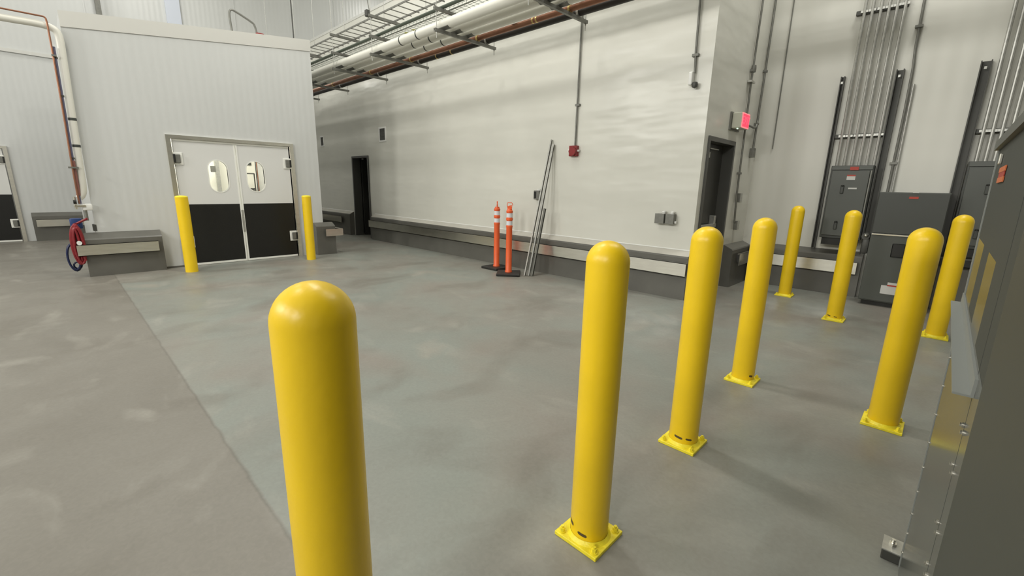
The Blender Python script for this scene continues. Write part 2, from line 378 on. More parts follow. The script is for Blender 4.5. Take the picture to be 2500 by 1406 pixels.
# kerb on the left wall
k = MB().prism([(XL, -.41, 0), (XL + .13, -.41, 0), (XL + .12, -.41, .57), (XL, -.41, .65)], (0, 6.2, 0))
tag(k.build('wall_kerb', 'curb', smooth=False), 'grey kerb on the left wall beside the half-seen door', 'kerb')
t = thing('bumper_rail', (XL + .17, 1, .43), 'bright bumper rail on the left wall kerb behind the hoses', 'bumper rail')
MB().box(XL + .185, XL + .193, -.35, 5.6, .335, .50).box(XL + .15, XL + .193, -.35, 5.6, .492, .50).build('rail_face', 'steel', t, smooth=False)
for y in (-.1, 1.2, 2.6, 4.0): MB().box(XL + .12, XL + .185, y - .03, y + .03, .37, .47).build('rail_bracket', 'strut', t, smooth=False)

# ---------------------------------------------------------------- double traffic door in the cooler
def oval(cy, cz, w, h, n=12):
    r = w / 2; pts = []
    for i in range(n + 1): a = PI * i / n; pts.append((cy + r * math.cos(a), cz + h / 2 - r + r * math.sin(a)))
    for i in range(n + 1): a = PI + PI * i / n; pts.append((cy + r * math.cos(a), cz - h / 2 + r + r * math.sin(a)))
    return pts
def slab_with_hole(mb, x0, x1, y0, y1, z0, z1, hole):
    """rectangular slab in the y-z plane with an oval hole, thickness x0..x1"""
    bm = mb.bm
    n = len(hole)
    cy = sum(p[0] for p in hole) / n; cz = sum(p[1] for p in hole) / n
    out = []
    for (y, z) in hole:      # project each hole point onto the rectangle
        dy, dz = y - cy, z - cz
        k = min([(y1 - cy) / dy if dy > 1e-6 else (y0 - cy) / dy if dy < -1e-6 else 1e9,
                 (z1 - cz) / dz if dz > 1e-6 else (z0 - cz) / dz if dz < -1e-6 else 1e9])
        out.append([cy + dy * k, cz + dz * k])
    for c in ((y0, z0), (y0, z1), (y1, z0), (y1, z1)):
        i = min(range(n), key=lambda i: (out[i][0] - c[0]) ** 2 + (out[i][1] - c[1]) ** 2); out[i] = list(c)
    V = {}
    for tagx, x in ((0, x0), (1, x1)):
        V[tagx, 0] = [bm.verts.new((x, y, z)) for y, z in hole]
        V[tagx, 1] = [bm.verts.new((x, y, z)) for y, z in out]
    for i in range(n):
        j = (i + 1) % n
        for tx in (0, 1): bm.faces.new((V[tx, 0][i], V[tx, 0][j], V[tx, 1][j], V[tx, 1][i]))
        for ring in (0, 1): bm.faces.new((V[0, ring][i], V[0, ring][j], V[1, ring][j], V[1, ring][i]))

def double_door(name, xf, y0, y1, z1, label_, winl, winr, only_right=False):
    """door facing +x, opening y0..y1"""
    d = thing(name, (xf, (y0 + y1) / 2, 0), label_, 'door')
    d['kind'] = 'structure'
    ym = (y0 + y1) / 2
    MB().box(xf - .12, xf + .03, y0 - .065, y0, 0, z1 + .055).box(xf - .12, xf + .03, y1, y1 + .065, 0, z1 + .055).box(xf - .12, xf + .03, y0, y1, z1, z1 + .055)\
        .build('door_frame', 'steel', d, smooth=False)
    for side in (0, 1):
        a, b = (y0 + .02, ym - .03) if side == 0 else (ym + .03, y1 - .02)
        wy, wz, ww, wh = winl if side == 0 else winr
        leaf = MB(); hole = oval(wy, wz, ww, wh)
        slab_with_hole(leaf, xf - .05, xf - .01, a, b, 1.065, z1 - .035, hole)
        lf = leaf.build('door_leaf', 'doorwhite', d, smooth=False)
        MB().box(xf - .055, xf - .005, a, b, .04, 1.065).build('kick_plate', 'kick', lf, smooth=False)
        rim = MB()
        bm = rim.bm; n = len(hole); cy, cz = wy, wz
        o2 = oval(wy, wz, ww + .03, wh + .03)
        for x, s1 in ((xf - .006, 1),):
            A = [bm.verts.new((x, *p)) for p in hole]; B = [bm.verts.new((x, *p)) for p in o2]
            A2 = [bm.verts.new((x - .046, *p)) for p in hole]; B2 = [bm.verts.new((x - .004, *p)) for p in o2]
            for i in range(n):
                j = (i + 1) % n
                bm.faces.new((A[i], A[j], B[j], B[i])); bm.faces.new((A[i], A[j], A2[j], A2[i])); bm.faces.new((B[i], B[j], B2[j], B2[i]))
        rim.build('window_rim', 'gasket', lf, smooth=False)
        g = MB(); g.prism([(xf - .032, *p) for p in hole], (.003, 0, 0)); g.build('window_pane', 'glass', lf, smooth=False)
        # hinge covers: upper and lower, on the outer edge
        s = 1 if side == 0 else -1
        e = y0 if side == 0 else y1
        for zc in (1.82, .42):
            h = MB().box(xf - .008, xf + .006, e + s * .005, e + s * .135, zc - .10, zc + .10, .006).build('hinge_plate', 'gasket', d, smooth=False)
            MB().box(xf + .006, xf + .035, e + s * .01, e + s * .10, zc - .072, zc + .072, .012).build('hinge_cover', M['galvdull'] if True else None, h, smooth=False)
            MB().box(xf + .006, xf + .045, e - s * .0, e + s * .03, zc - .068, zc + .068, .004).build('hinge_block', 'black', h, smooth=False)
        MB().box(xf - .05, xf + .0, a - .001, b + .001, .008, .042).build('bottom_sweep', 'gasket', lf, smooth=False)
        q = ym - .03 if side == 0 else ym + .006
        MB().box(xf - .05, xf - .004, q, q + .024, .008, z1 - .035).build('edge_gasket', 'gasket', lf, smooth=False)
    MB().box(xf - .03, xf + .0, y0 + .02, y1 - .02, z1 - .034, z1 - .002).build('header_gasket', 'gasket', d, smooth=False)
    MB().box(xf - .003, xf + .004, ym - .018, ym + .018, .55, .95).build('push_guard', 'galv', d, smooth=False)
    return d
double_door('door_1', XB + .005, 1.49, 3.35, 2.14, 'white double traffic door with black lower half and two oval windows', (2.115, 1.548, .29, .54), (2.712, 1.558, .29, .54))
double_door('door_2', XL + .005, -2.63, -.62, 2.06, 'white traffic door with black lower half at the left picture edge', (-2.0, 1.55, .29, .54), (-1.25, 1.55, .29, .54))
# things seen through the oval windows
t = thing('steel_post', (-12.6, 2.9, 0), 'steel post with a hinge cover seen through the left oval window', 'post')
MB().box(-12.66, -12.58, 2.80, 2.88, 0, 2.6).build('post_column', 'galv', t, smooth=False)
MB().box(-12.60, -12.56, 2.70, 2.80, 1.66, 1.80).build('hinge_cover', 'galvdull', t, smooth=False)
t = thing('pipe_stand', (-12.6, 3.5, 0), 'steel pipe stand with valves seen through the right oval window', 'pipe stand')
fr = MB()
for y in (3.40, 3.62): fr.cyl((-12.6, y, 0), (-12.6, y, 1.66), .014)
fr.cyl((-12.6, 3.40, 1.65), (-12.6, 3.62, 1.65), .014); fr.cyl((-12.6, 3.40, 1.28), (-12.6, 3.62, 1.28), .018)
fr.build('stand_frame', 'strut', t)
MB().cyl((-12.6, 3.70, 0), (-12.6, 3.70, 2.6), .012).build('riser', 'copper', t)
for y in (3.45, 3.56): MB().obox((-12.58, y, 1.22), .05, .05, .10, 0, .008).build('valve', 'strut', t)
tag(MB().box(-12.9, -12.88, 3.5, 3.66, 1.86, 1.92).build('wall_label', 'label', smooth=False), 'dark label on the wall seen through the right oval window', 'label')

# ---------------------------------------------------------------- bollards
def bollard_profile(R, H):
    pr = [(R, .0), (R, H - R)]
    for i in range(1, 13):
        a = PI / 2 * i / 12; pr.append((R * math.cos(a) if i < 12 else 0, H - R + R * math.sin(a)))
    return pr
def make_bollard(label):
    t = thing('bollard', (0, 0, 0), label, 'bollard', 'yellow bollards bolted to the floor on square plates')
    H, R = 1.305, .082
    MB().lathe([(R - .004, .018), (R, .03)] + bollard_profile(R, H)[1:], 40).build('sleeve', 'yellow', t, local=True)
    MB().box(-.107, .107, -.107, .107, 0, .018, .003).build('base_plate', 'yellow2', t, local=True, smooth=False)
    MB().lathe([(.096, .018), (.088, .026), (.083, .034)], 32).build('weld_ring', 'yellow2', t, local=True)
    for sx in (-1, 1):
        for sy in (-1, 1):
            b = MB().cyl((sx * .083, sy * .083, .018), (sx * .083, sy * .083, .022), .017, 16)
            b.cyl((sx * .083, sy * .083, .022), (sx * .083, sy * .083, .037), .0125, 6).cyl((sx * .083, sy * .083, .037), (sx * .083, sy * .083, .045), .007, 10)
            b.build('anchor_bolt', 'yellow2', t, local=True)
    return t
bl = [(-.885, .335, 'nearest and largest yellow bollard, its foot below the picture'),
      (-.885, 1.437, 'yellow bollard, second nearest, with its whole bolted base plate visible at the bottom'),
      (-.902, 2.455, 'yellow bollard with rub marks at its foot in front of the dark exit door'),
      (-.945, 3.687, 'yellow bollard fourth in the near row, between the exit door and the far bollards'),
      (-.057, 3.637, 'thick yellow bollard at the right, closest to the grey foreground cabinet'),
      (.15, 6.43, 'yellow bollard partly behind the thick one, in front of the black gap by the cabinets'),
      (-1.49, 7.33, 'farthest, most shaded yellow bollard left of the wall-mounted electrical panel'),
      (-.742, 6.37, 'yellow bollard in front of the left electrical panel')]
b0 = make_bollard(bl[0][2])
for i, (x, y, lab) in enumerate(bl):
    b = b0 if i == 0 else copy_tree(b0)
    b.location = (x, y, 0); b['label'] = lab
def scuffs(x, y, arcs, label):
    s = MB(); bm = s.bm
    for a0, a1, z0, z1 in arcs:
        n = 8; lo = []; hi = []
        for i in range(n + 1):
            a = a0 + (a1 - a0) * i / n; w = min(1, 2.2 * math.sin(PI * (i + .4) / (n + .8))); zc = (z0 + z1) / 2 - .006 * (i / n - .5); h = (z1 - z0) / 2 * w
            lo.append(bm.verts.new((.0826 * math.cos(a), .0826 * math.sin(a), zc - h)))
            hi.append(bm.verts.new((.0826 * math.cos(a), .0826 * math.sin(a), zc + h)))
        for i in range(n): bm.faces.new((lo[i], lo[i + 1], hi[i + 1], hi[i]))
    return s
roots = [o for o in C.objects if o.name.startswith('bollard')]
for idx, arcs in ((1, [(-2.40, -1.95, .072, .088), (-1.62, -1.10, .052, .066)]), (2, [(-1.85, -1.25, .062, .076), (-1.05, -.6, .060, .072)]), (3, [(-.75, -.35, .060, .076)]), (7, [(-2.4, -1.9, .05, .064), (-1.5, -1.1, .048, .058)])):
    for arc in arcs: scuffs(0, 0, [arc], '').build('rub_mark', 'scuff', roots[idx], local=True)
def pipe_bollard(x, y, R, H, label):
    t = thing('bollard', (x, y, 0), label, 'bollard', 'flat-topped yellow bollards beside the double door')
    MB().lathe([(0, 0), (R, 0), (R, H - .03), (0, H - .03)], 36).build('sleeve', 'yellow', t, local=True)
    MB().lathe([(R + .001, H - .03), (R - .001, H - .018), (R * .75, H - .006), (0, H)], 36).build('cap', M['yellow2'], t, local=True)
pipe_bollard(-8.76, 1.43, .088, 1.235, 'flat-topped yellow bollard at the left jamb of the double door')
pipe_bollard(-8.77, 3.375, .082, 1.235, 'flat-topped yellow bollard at the right jamb of the double door')

# ---------------------------------------------------------------- delineator posts
def delineator(x, y, rb, rp, label):
    t = thing('delineator_post', (x, y, 0), label, 'traffic post', 'orange delineator posts by the wall')
    MB().obox((0, 0, .022), .40, .40, .044, rb, .012).build('base', 'rubber', t, local=True, smooth=False)
    pr = [(.062, .044), (.062, .06), (.053, .075), (.051, .80), (.056, .815), (.056, .835), (.050, .84), (.050, .925), (.057, .93), (.057, .965), (.050, .97), (.050, 1.05), (.056, 1.055), (.056, 1.085), (.044, 1.095), (.038, 1.12), (0, 1.121)]
    MB().lathe(pr, 28).build('post', 'orange', t, local=True)
    for z in (.845, .975): MB().lathe([(.0512, z), (.0512, z + .072)], 28).build('reflective_band', 'tape', t, local=True)
    h = MB()
    c, s = math.cos(rp), math.sin(rp)
    def P(u, z): return (u * c, u * s, z)
    h.prism([(p[0] - .008 * -s, p[1] - .008 * c, p[2]) for p in [P(-.036, 1.115), P(-.044, 1.16), P(.044, 1.16), P(.036, 1.115)]], (.016 * -s, .016 * c, 0))
    h.tube([P(-.04, 1.155), P(-.043, 1.20), P(-.035, 1.215), P(.035, 1.215), P(.043, 1.20), P(.05, 1.18), P(.02, 1.172), P(-.02, 1.16)], .006, 8)
    h.build('handle', 'orange', t, local=True)
    return t
delineator(-5.756, 5.53, 0.0, 2.45, 'left of the two orange and white delineator posts, its handle seen edge on')
delineator(-5.215, 5.30, 0.72, .75, 'right of the two orange and white delineator posts, its loop handle seen flat')

# ---------------------------------------------------------------- metal studs leaning on the wall
def stud(a, b, w, d, label, m='galv'):
    t = MB(); a = Vector(a); b = Vector(b); ax = (b - a).normalized()
    sx = Vector((1, 0, 0)); sy = ax.cross(sx).normalized()
    sec = [(-w / 2, -d / 2), (w / 2, -d / 2), (w / 2, -d / 2 + .004), (-w / 2 + .004, -d / 2 + .004), (-w / 2 + .004, d / 2 - .004), (w / 2, d / 2 - .004), (w / 2, d / 2), (-w / 2, d / 2)]
    t.prism([a + sx * u + sy * v for u, v in sec], b - a)
    o = t.build('metal_stud', m, smooth=False, origin=tuple(a)); tag(o, label, 'metal stud', 'metal studs leaning on the wall'); return o
stud((-4.925, 5.40, .01), (-4.925, 5.975, 2.26), .024, .03, 'thin metal stud leaning on the wall, leftmost and longest of three')
stud((-4.887, 5.46, .01), (-4.878, 5.975, 2.18), .034, .03, 'wider long metal stud leaning on the wall between the thin one and the short one')
stud((-4.846, 5.50, .01), (-4.838, 5.765, 1.13), .034, .03, 'short metal stud leaning beside the long ones, ending below the switch box', 'galvdull')

# ---------------------------------------------------------------- fittings on the middle wall
t = thing('fire_alarm', (-4.45, YW, 2.06), 'red fire alarm box with small strobe on the middle wall', 'alarm')
MB().box(-4.53, -4.38, YW - .07, YW, 1.975, 2.14, .008).build('alarm_box', 'red', t, smooth=False)
MB().cyl((-4.44, YW - .07, 2.05), (-4.44, YW - .11, 2.05), .068, 8).build('alarm_horn', 'red', t)
MB().box(-4.528, -4.490, YW - .10, YW - .068, 2.03, 2.09, .006).build('strobe', 'white', t, smooth=False)
MB().box(-4.378, -4.35, YW - .05, YW - .01, 2.045, 2.075, .004).build('side_fitting', 'white', t, smooth=False)
def conduit(pts, r, label, m='galv', clamps=(), ax='x', group=None, name='conduit', sm=0):
    t = thing(name, pts[0], label, 'conduit', group)
    MB().tube(pts, r, 10, sm).build('tube', m, t)
    for p in clamps:
        if ax == 'x': MB().box(p[0] - .04, p[0] + .04, p[1] - r - .006, p[1] + r + .012, p[2] - .015, p[2] + .015).build('clamp', m, t, smooth=False)
        else: MB().box(p[0] - r - .012, p[0] + r + .006, p[1] - .04, p[1] + .04, p[2] - .015, p[2] + .015).build('clamp', m, t, smooth=False)
    return t
conduit([(-4.425, YW - .03, 5.4), (-4.44, YW - .03, 2.13)], .014, 'thin conduit running down to the red fire alarm', 'galvdull', [(-4.43, YW - .025, 2.75), (-4.425, YW - .025, 4.2)])
conduit([(-2.675, YW - .03, 5.4), (-2.62, YW - .03, 3.2), (-2.605, YW - .03, 2.95)], .014, 'thin conduit ending in a small device near the wall corner', 'galvdull', [(-2.62, YW - .025, 3.16)])
t = thing('camera_sensor', (-2.62, YW - .05, 2.85), 'small white sensor at the end of the conduit near the wall corner', 'sensor')
MB().box(-2.66, -2.61, YW - .09, YW, 2.80, 2.96, .012).build('sensor_body', 'white', t, smooth=False)
MB().lathe([(0, -.045), (.03, -.03), (.038, 0), (.03, .03), (0, .035)], 16, (-2.575, YW - .06, 2.80)).build('sensor_dome', 'strut', t)
t = thing('switch_box', (-5.19, YW, 1.34), 'small dark switch box behind the leaning metal studs', 'switch box')
MB().box(-5.26, -5.14, YW - .07, YW, 1.265, 1.42, .006).build('box_body', 'galvdull', t, smooth=False)
MB().box(-5.248, -5.20, YW - .078, YW - .068, 1.29, 1.40, .004).build('switch_cover', 'black', t, smooth=False)
for x in (-5.18, -5.15): MB().cyl((x, YW - .04, 1.42), (x, YW - .04, 1.45), .016, 12).build('hub', 'white', t)
t = thing('outlet_box', (-2.86, YW, 1.08), 'left of the two square grey outlet boxes near the wall corner', 'outlet box', 'grey outlet boxes')
MB().box(-2.93, -2.80, YW - .085, YW, 1.02, 1.155, .006).build('box_body', 'galvdull', t, smooth=False)
MB().box(-2.935, -2.80, YW - .093, YW - .084, 1.018, 1.157, .003).build('cover_plate', 'galvdull', t, smooth=False)
MB().cyl((-2.825, YW - .045, 1.155), (-2.825, YW - .045, 1.18), .022, 12).lathe([(.03, 0), (.026, .015), (0, .024)], 16, (-2.825, YW - .045, 1.176)).build('hub', 'white', t)
t = thing('outlet_box', (-2.71, YW, 1.08), 'right of the two grey outlet boxes, with a white plug on its side', 'outlet box', 'grey outlet boxes')
MB().box(-2.775, -2.66, YW - .085, YW, 1.02, 1.155, .006).build('box_body', 'galvdull', t, smooth=False)
MB().box(-2.778, -2.658, YW - .093, YW - .084, 1.018, 1.157, .003).build('cover_plate', 'galvdull', t, smooth=False)
MB().cyl((-2.70, YW - .045, 1.155), (-2.70, YW - .045, 1.18), .022, 12).lathe([(.03, 0), (.026, .015), (0, .024)], 16, (-2.70, YW - .045, 1.176)).build('hub', 'white', t)
MB().cyl((-2.66, YW - .04, 1.045), (-2.635, YW - .04, 1.045), .02, 12).build('plug', 'white', t)
def vent(x0, x1, z0, z1, label):
    t = thing('wall_vent', ((x0 + x1) / 2, YW, (z0 + z1) / 2), label, 'vent')
    f = .035
    MB().box(x0, x1, YW - .02, YW, z0, z0 + f).box(x0, x1, YW - .02, YW, z1 - f, z1).box(x0, x0 + f, YW - .02, YW, z0 + f, z1 - f).box(x1 - f, x1, YW - .02, YW, z0 + f, z1 - f).build('vent_frame', 'white', t, smooth=False)
    g = MB().box(x0 + f, x1 - f, YW - .004, YW - .001, z0 + f, z1 - f)
    z = z0 + f + .012
    while z < z1 - f:
        g.box(x0 + f, x1 - f, YW - .014, YW - .004, z, z + .006); z += .022
    g.build('grille', 'grille', t, smooth=False)
vent(-10.59, -10.26, 2.50, 2.85, 'white framed vent above the long kerb of the middle wall')
vent(-14.12, -13.86, 2.53, 2.84, 'farther vent seen just past the right edge of the cooler')
# ---- narrow dark doorway in the middle wall
d = thing('door_3', (-11.66, YW, 0), 'narrow dark doorway with dark frame in the middle wall', 'door'); d['kind'] = 'structure'
MB().box(-12.12, -12.07, YW - .03, YW + .2, 0, 2.19).box(-11.25, -11.2, YW - .03, YW + .2, 0, 2.19).box(-12.07, -11.25, YW - .03, YW + .2, 2.14, 2.19).build('door_frame', 'darkframe', d, smooth=False)
MB().box(-12.05, -12.0, YW + .21, YW + 1.0, .01, 2.13).build('door_leaf', 'dark', d, smooth=False)
MB().box(-11.999, -11.96, YW + .75, YW + .90, .95, 1.03).build('door_handle', 'steel', d, smooth=False)
MB().box(-11.74, -11.70, YW + .08, YW + .12, 2.10, 2.135).build('door_stop', 'galv', d, smooth=False)
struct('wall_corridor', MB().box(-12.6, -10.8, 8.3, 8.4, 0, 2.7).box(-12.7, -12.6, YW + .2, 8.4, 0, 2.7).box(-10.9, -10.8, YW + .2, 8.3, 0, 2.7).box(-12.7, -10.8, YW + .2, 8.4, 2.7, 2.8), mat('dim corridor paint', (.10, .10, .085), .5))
# ---- dark exit door in the end face
d = thing('door_4', (XC, 6.64, 0), 'dark grey exit door with panic bar under the exit sign', 'door'); d['kind'] = 'structure'
MB().box(XC - .2, XC + .02, 6.137, 6.187, 0, 2.19).box(XC - .2, XC + .02, 7.093, 7.143, 0, 2.19).box(XC - .2, XC + .02, 6.187, 7.093, 2.13, 2.19).build('door_frame', 'darkframe', d, smooth=False)
lf = MB().box(XC - .18, XC - .135, 6.19, 7.09, .01, 2.125).build('door_leaf', 'dark', d, smooth=False)
MB().box(XC - .135, XC - .085, 6.22, 6.50, 1.93, 2.01, .006).build('door_closer', 'galv', lf, smooth=False)
MB().box(XC - .10, XC - .085, 6.48, 6.80, 2.05, 2.062).build('closer_arm', 'galv', lf, smooth=False)
pb = MB().box(XC - .10, XC - .06, 6.27, 6.98, .94, 1.00, .006).box(XC - .135, XC - .10, 6.27, 6.31, .93, 1.01).box(XC - .135, XC - .10, 6.94, 6.98, .93, 1.01)
pb.build('panic_bar', 'galv', lf, smooth=False)
MB().box(XC - .135, XC - .05, 6.86, 6.92, .99, 1.12, .008).build('latch_case', 'galv', lf, smooth=False)
# ---- exit sign
t = thing('exit_sign', (XC, 7.0, 2.45), 'lit red exit sign on a beige housing above the exit door', 'exit sign')
MB().box(XC + .02, XC + .15, 6.86, 7.17, 2.35, 2.56, .012).build('housing', 'beige', t, smooth=False)
MB().box(XC, XC + .02, 6.82, 7.21, 2.33, 2.57).build('back_plate', 'galvdull', t, smooth=False)
MB().box(XC + .15, XC + .156, 6.865, 7.165, 2.355, 2.555, .002).build('sign_border', 'redlit2', t, smooth=False)
MB().box(XC + .156, XC + .160, 6.885, 7.145, 2.372, 2.538, .001).build('sign_face', 'redlit', t, smooth=False)
cu = bpy.data.curves.new('exit_letters', 'FONT'); cu.body = 'EXIT'; cu.size = .15; cu.align_x = 'CENTER'; cu.align_y = 'CENTER'; cu.extrude = .001
lo_ = bpy.data.objects.new('exit_letters', cu); C.objects.link(lo_)
dg = bpy.context.evaluated_depsgraph_get()
me = bpy.data.meshes.new_from_object(lo_.evaluated_get(dg)); bpy.data.objects.remove(lo_)
lt = bpy.data.objects.new('sign_letters', me); C.objects.link(lt); me.materials.clear(); me.materials.append(mat('brighter lit red letters', (1, .1, .15), .4, emit=((1.0, .09, .15), 1.15)))
lt.parent = t; lt.rotation_euler = (PI / 2, 0, PI / 2); lt.location = (.1612, .015, .003)
MB().lathe([(0, -.012), (.012, -.004), (.012, .002), (0, .003)], 12, (XC + .10, 6.88, 2.345)).build('indicator_light', 'greenlit', t)
# ---- conduits on the end face and their boxes
g = 'conduits on the wall end face'
conduit([(XC + .03, 7.50, 5.4), (XC + .03, 7.41, 3.05), (XC + .03, 7.44, 1.4), (XC + .03, 7.50, 1.0)], .014, 'thin conduit coming down right beside the exit door', 'galvdull',
        [(XC + .03, 7.42, 3.2), (XC + .03, 7.44, 1.75)], 'y', g)
conduit([(XC + .03, 8.06, 5.4), (XC + .03, 7.98, 3.2), (XC + .03, 7.92, 2.15)], .016, 'conduit in the room corner ending in a small grey box', 'galvdull',
        [(XC + .03, 8.00, 3.3), (XC + .03, 7.93, 2.52)], 'y', g)
conduit([(XC + .05, 7.21, 2.46), (XC + .05, 7.55, 2.45), (XC + .05, 7.78, 2.44), (XC + .04, 7.9, 2.48), (XC + .04, 7.935, 2.62)], .014, 'bent conduit joining the exit sign to the corner conduit', 'galvdull', (), 'y', g, sm=1)
for (y, z, lab, nm) in ((7.90, 2.08, 'small grey box at the end of the corner conduit', 'junction_box'), (7.56, 1.38, 'small grey box beside the exit door at handle height', 'junction_box'), (7.60, .95, 'lower small grey box beside the exit door above the kerb', 'junction_box')):
    t = thing(nm, (XC, y, z), lab, 'junction box', 'junction boxes on the wall end face')
    MB().box(XC, XC + .06, y - .04, y + .04, z - .07, z + .07, .005).build('box_body', 'galvdull', t, smooth=False)
    MB().box(XC + .06, XC + .066, y - .042, y + .042, z - .072, z + .072, .002).build('cover_plate', 'galv' if z < 2 else 'galvdull', t, smooth=False)
t = thing('conduit_fitting', (XC + .03, 7.41, 3.0), 'small bulging fitting on the thin conduit beside the exit sign', 'conduit fitting')
MB().lathe([(0, -.05), (.03, -.04), (.034, 0), (.03, .05), (0, .06)], 14, (XC + .04, 7.42, 3.22)).build('fitting_body', 'galvdull', t)
MB().box(XC + .005, XC + .06, 7.33, 7.50, 3.035, 3.06).build('fitting_strap', 'galv', t, smooth=False)
conduit([(-2.155, YW2 - .012, 5.4), (-2.15, YW2 - .012, 2.15)], .008, 'hair-thin grey cable hanging on the ribbed wall right of the corner', 'galvdull', (), 'x')

# ---------------------------------------------------------------- electrical equipment on the conduit wall
def strut_post(x, z0, z1, w, label, depth=.06):
    t = thing('strut_channel', (x, YW2, z0), label, 'strut', 'upright strut channels on the conduit wall')
    sec = [(-w / 2, 0), (w / 2, 0), (w / 2, -depth), (w / 2 - .012, -depth), (w / 2 - .012, -.008), (-w / 2 + .012, -.008), (-w / 2 + .012, -depth), (-w / 2, -depth)]
    MB().prism([(x + u, YW2 + v, z0) for u, v in sec], (0, 0, z1 - z0)).build('channel', 'strut', t, smooth=False)
    MB().box(x - .012, x + .012, YW2 - depth - .003, YW2 - depth + .003, z1 - .10, z1 - .07).build('end_bolt', 'galv', t, smooth=False)
strut_post(-1.372, .66, 3.10, .05, 'upright strut left of the left electrical panel')
strut_post(-.748, .66, 3.10, .085, 'thick dark upright strut right of the left electrical panel', .08)
strut_post(.045, .66, 3.08, .10, 'thick upright strut left of the right electrical panel', .08)
def crossbar(x0, x1, z, label):
    t = thing('strut_crossbar', (x0, YW2, z), label, 'strut', 'horizontal strut crossbars holding conduits')
    MB().box(x0, x1, YW2 - .055, YW2 - .001, z - .028, z + .028, .006).build('bar', 'strut', t, smooth=False)
crossbar(-1.345, -.79, 2.285, 'lower crossbar behind the left group of conduits')
crossbar(-1.35, -.80, 3.895, 'upper crossbar behind the left group of conduits')
crossbar(.095, .60, 2.265, 'crossbar behind the right group of conduits')
xs = [-1.255, -1.17, -1.08, -.995, -.912, -.83]
for i, x in enumerate(xs):
    nm = ['leftmost', 'second', 'third', 'fourth', 'fifth', 'rightmost'][i]
    top = x + .02 * (i - 2.5) * .3
    conduit([(x, YW2 - .075, 1.86), (x, YW2 - .075, 5.9)], .019, nm + ' conduit of the six rising from the left electrical panel', 'galv',
            [(x, YW2 - .06, 2.285), (x, YW2 - .06, 3.895)], 'x', 'conduits above the left panel')
for i in range(6):
    x = .165 + i * .078
    nm = ['leftmost', 'second', 'third', 'fourth', 'fifth', 'rightmost'][i]
    conduit([(x, YW2 - .075, 1.89), (x, YW2 - .075, 5.9)], .021, nm + ' conduit of the group rising from the right electrical panel', 'galv',
            [(x, YW2 - .06, 2.265)], 'x', 'conduits above the right panel')
conduit([(-.665, YW2 - .03, 5.9), (-.655, YW2 - .03, 3.45), (-.62, YW2 - .03, 3.0), (-.625, YW2 - .03, 1.45)], .016, 'single bent conduit between the two groups of conduits', 'galvdull', [(-.655, YW2 - .036, 3.6), (-.625, YW2 - .036, 1.9)], 'x', sm=1)
conduit([(-.585, YW2 - .03, 2.9), (-.575, YW2 - .03, 1.45)], .014, 'short straight conduit above the tall floor cabinet', 'galv', (), 'x')
def wall_panel(x0, x1, z0, z1, label):
    t = thing('electrical_panel', ((x0 + x1) / 2, 7.9, z0), label, 'electrical panel')
    MB().box(x0, x1, 7.93, YW2 - .081, z0, z1, .006).build('enclosure', 'cabdark', t, smooth=False)
    dr = MB().box(x0 + .02, x1 - .035, 7.905, 7.93, z0 + .04, z1 - .07, .006).build('panel_door', 'cab', t, smooth=False)
    MB().box(x0 + .01, x1 - .01, 7.91, 7.93, z1 - .06, z1 - .006, .003).build('top_cover', 'cab', t, smooth=False)
    w = x1 - x0
    for z in (z0 + .19, z1 - .33):
        h = MB().box(x0 + .36 * w - .02, x0 + .36 * w + .02, 7.885, 7.905, z - .06, z + .06, .008).build('handle', 'cabdark', dr, smooth=False)
        MB().lathe([(0, -.012), (.018, -.006), (.018, .006), (0, .012)], 14, (x0 + .36 * w, 7.882, z + .05)).build('lock', 'black', h)
    MB().box(x0 + .46 * w, x0 + .66 * w, 7.900, 7.904, z1 - .045 - .02, z1 - .02).build('warning_label', 'labelred', t, smooth=False)
    a = MB().box(x0 + .42 * w, x0 + .62 * w, 7.900, 7.9045, z1 - .20, z1 - .13).build('warning_label', 'paper', dr, smooth=False)
    MB().box(x0 + .42 * w, x0 + .62 * w, 7.899, 7.9002, z1 - .148, z1 - .128).build('label_header', 'labelred', a, smooth=False)
    MB().box(x0 + .50 * w, x0 + .70 * w, 7.900, 7.9045, z1 - .325, z1 - .305).build('name_plate', 'paper', dr, smooth=False)
    MB().box(x1 - .03, x1 - .012, 7.90, 7.93, z0 + .03, z1 - .07, .003).build('hinge_strip', 'galvdull', t, smooth=False)
    MB().box(x0 + .03, x1 - .03, 7.96, 8.06, z0 - .10, z0).build('cable_trough', 'black', t, smooth=False)
wall_panel(-1.29, -.80, .84, 1.87, 'left wall-mounted electrical panel with red and white labels under six conduits')
wall_panel(.10, .70, .84, 1.90, 'right wall-mounted electrical panel partly hidden by the foreground cabinet')
t = thing('floor_cabinet', (-.32, 7.85, 0), 'large dark grey floor-standing cabinet between the two wall panels', 'electrical cabinet')
MB().box(-.665, .02, 7.62, 8.14, .06, 1.515, .004).build('enclosure', 'cab', t, smooth=False)
MB().box(-.63, -.01, 7.66, 8.1, 0, .06).build('plinth', 'black', t, smooth=False)
up = MB().box(-.66, .015, 7.595, 7.62, .985, 1.505, .006).build('upper_door', 'cabdark', t, smooth=False)
lo2 = MB().box(-.66, .015, 7.595, 7.62, .075, .955, .006).build('lower_door', 'cab', t, smooth=False)
MB().box(-.655, .01, 7.575, 7.60, .957, .976, .002).build('divider_strip', 'steel', t, smooth=False)
MB().box(-.36, -.27, 7.590, 7.594, 1.435, 1.463).build('warning_label', 'labelred', up, smooth=False)
MB().box(-.335, -.275, 7.585, 7.600, 1.508, 1.522).build('top_tag', 'paper', up, smooth=False)
MB().box(-.42, -.285, 7.588, 7.594, .68, .86, .012).build('vent_opening', 'black', lo2, smooth=False)
